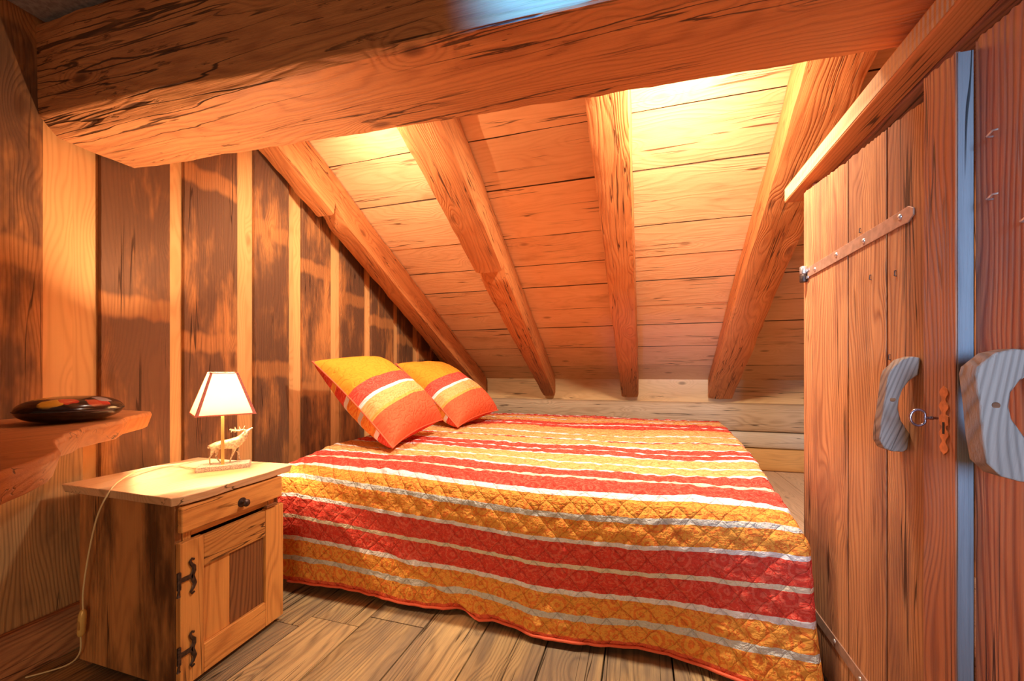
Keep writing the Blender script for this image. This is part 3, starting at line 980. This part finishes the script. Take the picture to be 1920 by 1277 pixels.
ll = light('lamp_light', 'POINT', (pc.x, pc.y, bz + .064), 36, (1, .71, .47), .013)


def skin(name, verts, edges, radii, mat, parent, sub=2, root=0):
    me = bpy.data.meshes.new(name)
    po = world_loc(parent)
    me.from_pydata([tuple(V(v) - po) for v in verts], edges, [])
    o = bpy.data.objects.new(name, me); COL.objects.link(o); o.parent = parent
    o.modifiers.new('skin', 'SKIN')
    sv = me.skin_vertices
    if not sv:
        bm = bmesh.new(); bm.from_mesh(me); bm.verts.layers.skin.verify(); bm.to_mesh(me); bm.free(); sv = me.skin_vertices
    for i, r in enumerate(radii):
        sv[0].data[i].radius = (r, r) if not isinstance(r, tuple) else r
        sv[0].data[i].use_root = (i == root)
    md = o.modifiers.new('sub', 'SUBSURF'); md.levels = sub; md.render_levels = sub
    me.materials.append(M[mat])
    for p in me.polygons: p.use_smooth = True
    o.modifiers['skin'].use_smooth_shade = True
    return o


# stag: local frame, a along facing direction, b sideways, z up; built at 1:1 then placed
sc = lc + Ab * .012 + Nb * -.012 + V((0, 0, .0195))
def P(a, b, z): return sc + Ab * a + Nb * b + V((0, 0, z))
sv, se, sr = [], [], []
def chain(pts, start=None):
    prev = start
    for (a, b, z, r) in pts:
        sv.append(P(a, b, z)); sr.append(r); i = len(sv) - 1
        if prev is not None: se.append((prev, i))
        prev = i
    return prev
chain([(-.050, 0, .078, .020)])                 # 0 haunch
chain([(-.028, 0, .079, .020), (.0, 0, .078, .021), (.026, 0, .081, .021)], 0)       # 1,2,3 trunk, chest
chain([(.044, 0, .092, .020), (.056, 0, .106, .018), (.060, 0, .120, .013)], 3)      # 4,5,6 neck with mane
chain([(.070, 0, .128, .0075), (.082, 0, .136, .0048), (.089, 0, .142, .0034)], 6)   # 7,8,9 head raised
chain([(-.064, 0, .075, .006), (-.068, 0, .066, .0035)], 0)                          # tail
chain([(-.050, .010, .060, .011), (-.056, .011, .040, .0045), (-.062, .011, .030, .0038), (-.060, .011, .006, .0028), (-.055, .011, .002, .0036)], 0)
chain([(-.042, -.010, .060, .011), (-.038, -.011, .040, .0045), (-.043, -.011, .030, .0038), (-.030, -.011, .008, .0028), (-.024, -.011, .002, .0036)], 0)
chain([(.024, .010, .060, .009), (.018, .011, .038, .0042), (.008, .011, .010, .0027), (.011, .011, .002, .0034)], 3)
chain([(.032, -.010, .060, .009), (.037, -.011, .038, .0042), (.040, -.011, .012, .0027), (.044, -.011, .002, .0034)], 3)
chain([(.060, .010, .127, .0022), (.055, .014, .129, .0012)], 6)
chain([(.060, -.010, .127, .0022), (.055, -.014, .129, .0012)], 6)
stag = skin('stag_figure', sv, se, sr, 'bronze', la)
for sgn in (1, -1):
    m_ = MB()
    main = [P(.066, sgn * .004, .131), P(.055, sgn * .009, .135), P(.040, sgn * .014, .132), P(.022, sgn * .017, .134), P(.006, sgn * .016, .140)]
    m_.tube(main, [.0026, .0024, .0022, .0018, .0008], 7)
    for (a, z), (a2, z2) in (((.055, .135), (.060, .150)), ((.045, .133), (.040, .148)), ((.030, .133), (.024, .147)), ((.016, .136), (.012, .128)), ((.034, .133), (.024, .126))):
        m_.tube([P(a, sgn * .012, z), P((a + a2) / 2 - .001, sgn * .015, (z + z2) / 2), P(a2, sgn * .017, z2)], [.0018, .0015, .0006], 6)
    m_.build('antler', 'bronze', stag, smooth=60)

# cord
def smoothpath(pts, k=6):
    out = []
    P_ = [V(p) for p in pts]
    for i in range(len(P_) - 1):
        p0 = P_[max(0, i - 1)]; p1 = P_[i]; p2 = P_[i + 1]; p3 = P_[min(len(P_) - 1, i + 2)]
        for j in range(k):
            t = j / k
            out.append(.5 * ((2 * p1) + (p2 - p0) * t + (2 * p0 - 5 * p1 + 4 * p2 - p3) * t * t + (3 * p1 - p0 - 3 * p2 + p3) * t ** 3))
    out.append(P_[-1]); return out


m_ = MB()
cp = [(-1.735, 1.225, .650), (-1.80, 1.235, .649), (-1.87, 1.245, .650), (-1.895, 1.20, .655), (-1.84, 1.09, .668), (-1.765, .99, .662), (-1.725, .935, .640), (-1.75, .915, .56), (-1.795, .915, .43), (-1.835, .92, .29), (-1.845, .925, .215)]
m_.tube(smoothpath(cp), .0027, 8)
crd = m_.build('cord', 'cordm', la, smooth=60)
m_ = MB(); m_.tube(smoothpath([(-1.858, .925, .128), (-1.875, .93, .06), (-1.93, .92, .012), (-2.0, .85, .0045)]), .0027, 8)
m_.build('cord', 'cordm', la, smooth=60)
m_ = MB(); m_.tube([(-1.8445, .925, .222), (-1.8455, .925, .216), (-1.849, .925, .20), (-1.8555, .925, .14), (-1.858, .925, .13), (-1.8582, .925, .124)], [.004, .009, .0115, .0115, .009, .004], 12)
sw = m_.build('switch', 'switchm', la, smooth=50)
m_ = MB(); m_.box((-1.853, .9115, .155), (-1.845, .916, .185)); m_.build('rocker', 'brass', sw, bevel=.001)

# paper scrap on the wall
m_ = MB(); wy = 1.585
m_.prism([(wx(y) - .0195, y, z) for y, z in ((1.555, .955), (1.60, .950), (1.603, .985), (1.592, .992), (1.575, .988), (1.56, .993))], (.003, 0, 0), 'z')
m_.v = [(v[0] + .0, v[1], v[2]) for v in m_.v]
pp = tag(m_.build('paper_scrap', 'paper'), 'small torn white scrap stuck on the wall boards right of the lamp shade', 'paper')
pp.location.x += .022

# ------------------------------------------------------------------ bed
bed = tag(empty('bed', (-.62, 2.85, 0)), 'low wide bed under the sloping roof, covered by the quilt', 'bed')
m_ = MB(); m_.box((-1.68, 1.70, .30), (.44, 4.03, .565)); m_.build('mattress', 'mattress', bed, bevel=.05)
m_ = MB(); m_.box((-1.68, 1.72, .14), (.44, 4.03, .298), 'x'); m_.build('base', 'cabdark', bed, bevel=.005)
for x in (-1.6, .36):
    for y in (1.85, 3.9):
        m_ = MB(); m_.box((x - .035, y - .035, 0.001), (x + .035, y + .035, .139), 'z'); m_.build('leg', 'cabdark', bed)

# quilt
prof = [(1.50, .03), (1.545, .25), (1.565, .45), (1.575, .52), (1.60, .56), (1.65, .58), (1.75, .592), (2.0, .6), (4.08, .6)]
tl_ = [0]
for a, b in zip(prof, prof[1:]): tl_.append(tl_[-1] + math.dist(a, b))
def interp(xs_, ys_, x):
    if x <= xs_[0]: return ys_[0]
    for i in range(len(xs_) - 1):
        if x <= xs_[i + 1]:
            k = (x - xs_[i]) / (xs_[i + 1] - xs_[i]); return ys_[i] * (1 - k) + ys_[i + 1] * k
    return ys_[-1]
def pt_prof(t): return interp(tl_, [p[0] for p in prof], t), interp(tl_, [p[1] for p in prof], t)


m_ = MB()
T = tl_[-1]
ts = [i * .0115 for i in range(int(.75 / .0115))]
while ts[-1] < T: ts.append(min(T, ts[-1] + .014))
NSX = 190
OVL, OVR = .30, .30
vs = []; gs = []
for t in ts:
    y0, z0 = pt_prof(t)
    w = 1 - min(1, max(0, (t - .45) / .25))     # 1 on the front skirt, 0 on top
    w = w * w * (3 - 2 * w)
    xe = interp([1.5, 1.6, 2.02, 2.69, 4.04], [.51, .485, .500, .575, .665], y0) * 1.0
    xl = interp([1.5, 1.65, 2.0, 4.1], [-1.74, -1.735, -1.765, -1.80], y0)
    ovr = .42 * (1 - w) + .10 * w; ovl = .35 * (1 - w) + .10 * w
    rr = .035
    smin, smax = xl - ovl, xe + ovr
    row = []
    for i in range(NSX + 1):
        # dense columns near both edges
        f = i / NSX
        s = smin + (smax - smin) * f
        over = 0; side = 0
        if s > xe: over = s - xe; side = 1
        if s < xl: over = xl - s; side = -1
        sc_ = min(max(s, xl), xe)
        # wavy hem and soft folds of the skirt
        hemy = interp([-1.75, -1.45, -.74, -.45, -.4, 0, .36, .6], [.085, .08, .115, .075, .055, .09, .03, .01], sc_)
        lower = 1 - min(1, t / .42); lower = lower ** 1.3
        yy = y0 + hemy * lower + .012 * lower * sin(sc_ * 9 + 1) + .010 * lower * nz((sc_ * 3, 1, 4))
        zz = z0 + .022 * lower * max(0, 1 - abs(sc_ + 1.55) / .7) 
        # fold near the hem
        fd = (sc_ + .72) - (t - .05) * -1.6
        yy += -.030 * math.exp(-(fd / .05) ** 2) * lower + .018 * math.exp(-((fd + .09) / .05) ** 2) * lower
        # softness on top
        top_w = 1 - w
        zz += top_w * (.012 * nz((sc_ * 1.6, y0 * 1.6, 0)) + .007 * nz((sc_ * 2.2, y0 * 6, 5)) + .004 * nz((sc_ * 5, y0 * 16, 9)))
        # drop of the right front corner
        cr = max(0, (sc_ - .15) / .36) ** 2
        zz -= .05 * cr * max(0, 1 - abs(y0 - 1.62) / .35) * (.3 + .7 * min(1, t / .4))
        cl = max(0, (-1.5 - sc_) / .25) ** 2
        zz -= .035 * min(1, cl) * max(0, 1 - abs(y0 - 1.62) / .4) * (.3 + .7 * min(1, t / .4))
        x = sc_
        if over:
            a = min(over / rr, pi / 2)
            out = rr * sin(a); dn = rr * (1 - cos(a)) + max(0, over - rr * pi / 2)
            cdn = cos(w * pi / 2); csd = sin(w * pi / 2)
            dn = min(dn, max(0, zz - .06)) if w < .5 else dn
            x += side * (out * (.7 + .3 * w) + .012 * w + .01 * nz((y0 * 5, over * 4, side)))
            zz -= dn * cdn
            yy += dn * csd
        # quilted relief
        sa = abs(sin((s + t) * pi / .095)) ; sb = abs(sin((s - t) * pi / .095))
        rel = .0065 * min(sa, sb) ** .5 + .005 * nz((s * 20, t * 26, 3)) + .003 * nz((s * 40, t * 40, 8))
        if w > .3: yy -= rel
        else: zz += rel
        shift = interp([-1.75, -1.2, -.4, 0, .3, .48], [.075, .04, 0, .01, .04, .075], sc_) * min(1, max(0, (t - .15) / .5) + .55)
        vs.append((x, yy, zz)); gs.append((s, t - shift * (1 if t > .1 else t / .1), 0))
n1 = NSX + 1
fs = [(j * n1 + i, j * n1 + i + 1, (j + 1) * n1 + i + 1, (j + 1) * n1 + i) for j in range(len(ts) - 1) for i in range(NSX)]
m_.add(vs, fs, gs, 0)
q = m_.build('quilt', 'quilt', smooth=180)
md = q.modifiers.new('solid', 'SOLIDIFY'); md.thickness = .007; md.offset = -1
tag(q, 'red, orange and white striped quilted bedspread draped over the bed', 'bedspread')
m_ = MB()
hem = [V(vs[i]) + V((0, -.003, -.002)) for i in range(18, NSX - 12, 2)]
m_.tube(hem, .0055, 7)
m_.build('hem_binding', 'piping', q, smooth=60)


# ------------------------------------------------------------------ pillows
def pillow(bl, br, tr, tl, thick, label, seed):
    bl, br, tr, tl = map(V, (bl, br, tr, tl))
    c = (bl + br + tr + tl) / 4
    nrm = (br - bl).cross(tl - bl).normalized()     # towards the bed / viewer
    if nrm.x < 0: nrm = -nrm
    root = empty('pillow', (c.x, c.y, min(bl.z, br.z))); tag(root, label, 'pillow')
    N_ = 44
    def grid(sgn, mat, name):
        m_ = MB(); vs, gs = [], []
        for j in range(N_ + 1):
            for i in range(N_ + 1):
                u = i / N_ * 2 - 1; v = j / N_ * 2 - 1
                # pinched sides: edge curves inward between the corners
                pu = u * (1 - .075 * (1 - v * v) ** 1.0 * abs(u) ** 2)
                pv = v * (1 - .075 * (1 - u * u) ** 1.0 * abs(v) ** 2)
                a = (pu + 1) / 2; b = (pv + 1) / 2
                p = bl * (1 - a) * (1 - b) + br * a * (1 - b) + tr * a * b + tl * (1 - a) * b
                h = ((1 - u ** 2) * (1 - v ** 2)); h = h ** .42
                wr = nz((u * 2.2 + seed, v * 2.2, sgn)) * .012 * h + nz((u * 6 + seed, v * 6, sgn)) * .005 * h
                # creases radiating from corners
                p = p + nrm * sgn * (h * thick * (1 + .12 * v * -1) + wr)
                p.z -= .03 * h * (1 - abs(v)) * .3
                vs.append(p); gs.append(((u + 1) * .33, 1 - (v + 1) / 2 + .012 * sin(u * 3), 0))
        n1 = N_ + 1
        m_.add(vs, [(j * n1 + i, j * n1 + i + 1, (j + 1) * n1 + i + 1, (j + 1) * n1 + i) for j in range(N_) for i in range(N_)], gs, 0)
        return m_.build(name, mat, root, smooth=180), vs
    f, vsf = grid(1, 'pillow', 'front_panel')
    grid(-1, 'pillowback', 'back_panel')
    n1 = N_ + 1
    loop = [vsf[i] for i in range(N_)] + [vsf[j * n1 + N_] for j in range(N_)] + [vsf[N_ * n1 + i] for i in range(N_, 0, -1)] + [vsf[j * n1] for j in range(N_, -1, -1)]
    m_ = MB(); m_.tube(loop + [loop[1]], .0048, 7)
    m_.build('piping', 'piping', root, smooth=60)


pillow((-1.28, 1.94, .632), (-1.30, 2.57, .712), (-1.84, 2.62, 1.135), (-1.90, 2.03, 1.105), .165, 'nearer orange and coral square pillow with a red striped band, at the bed front', 1)
pillow((-1.30, 2.82, .628), (-1.20, 3.45, .70), (-1.80, 3.50, 1.115), (-1.87, 2.88, 1.105), .165, 'farther orange and coral pillow with a red striped band, behind the first one', 5)
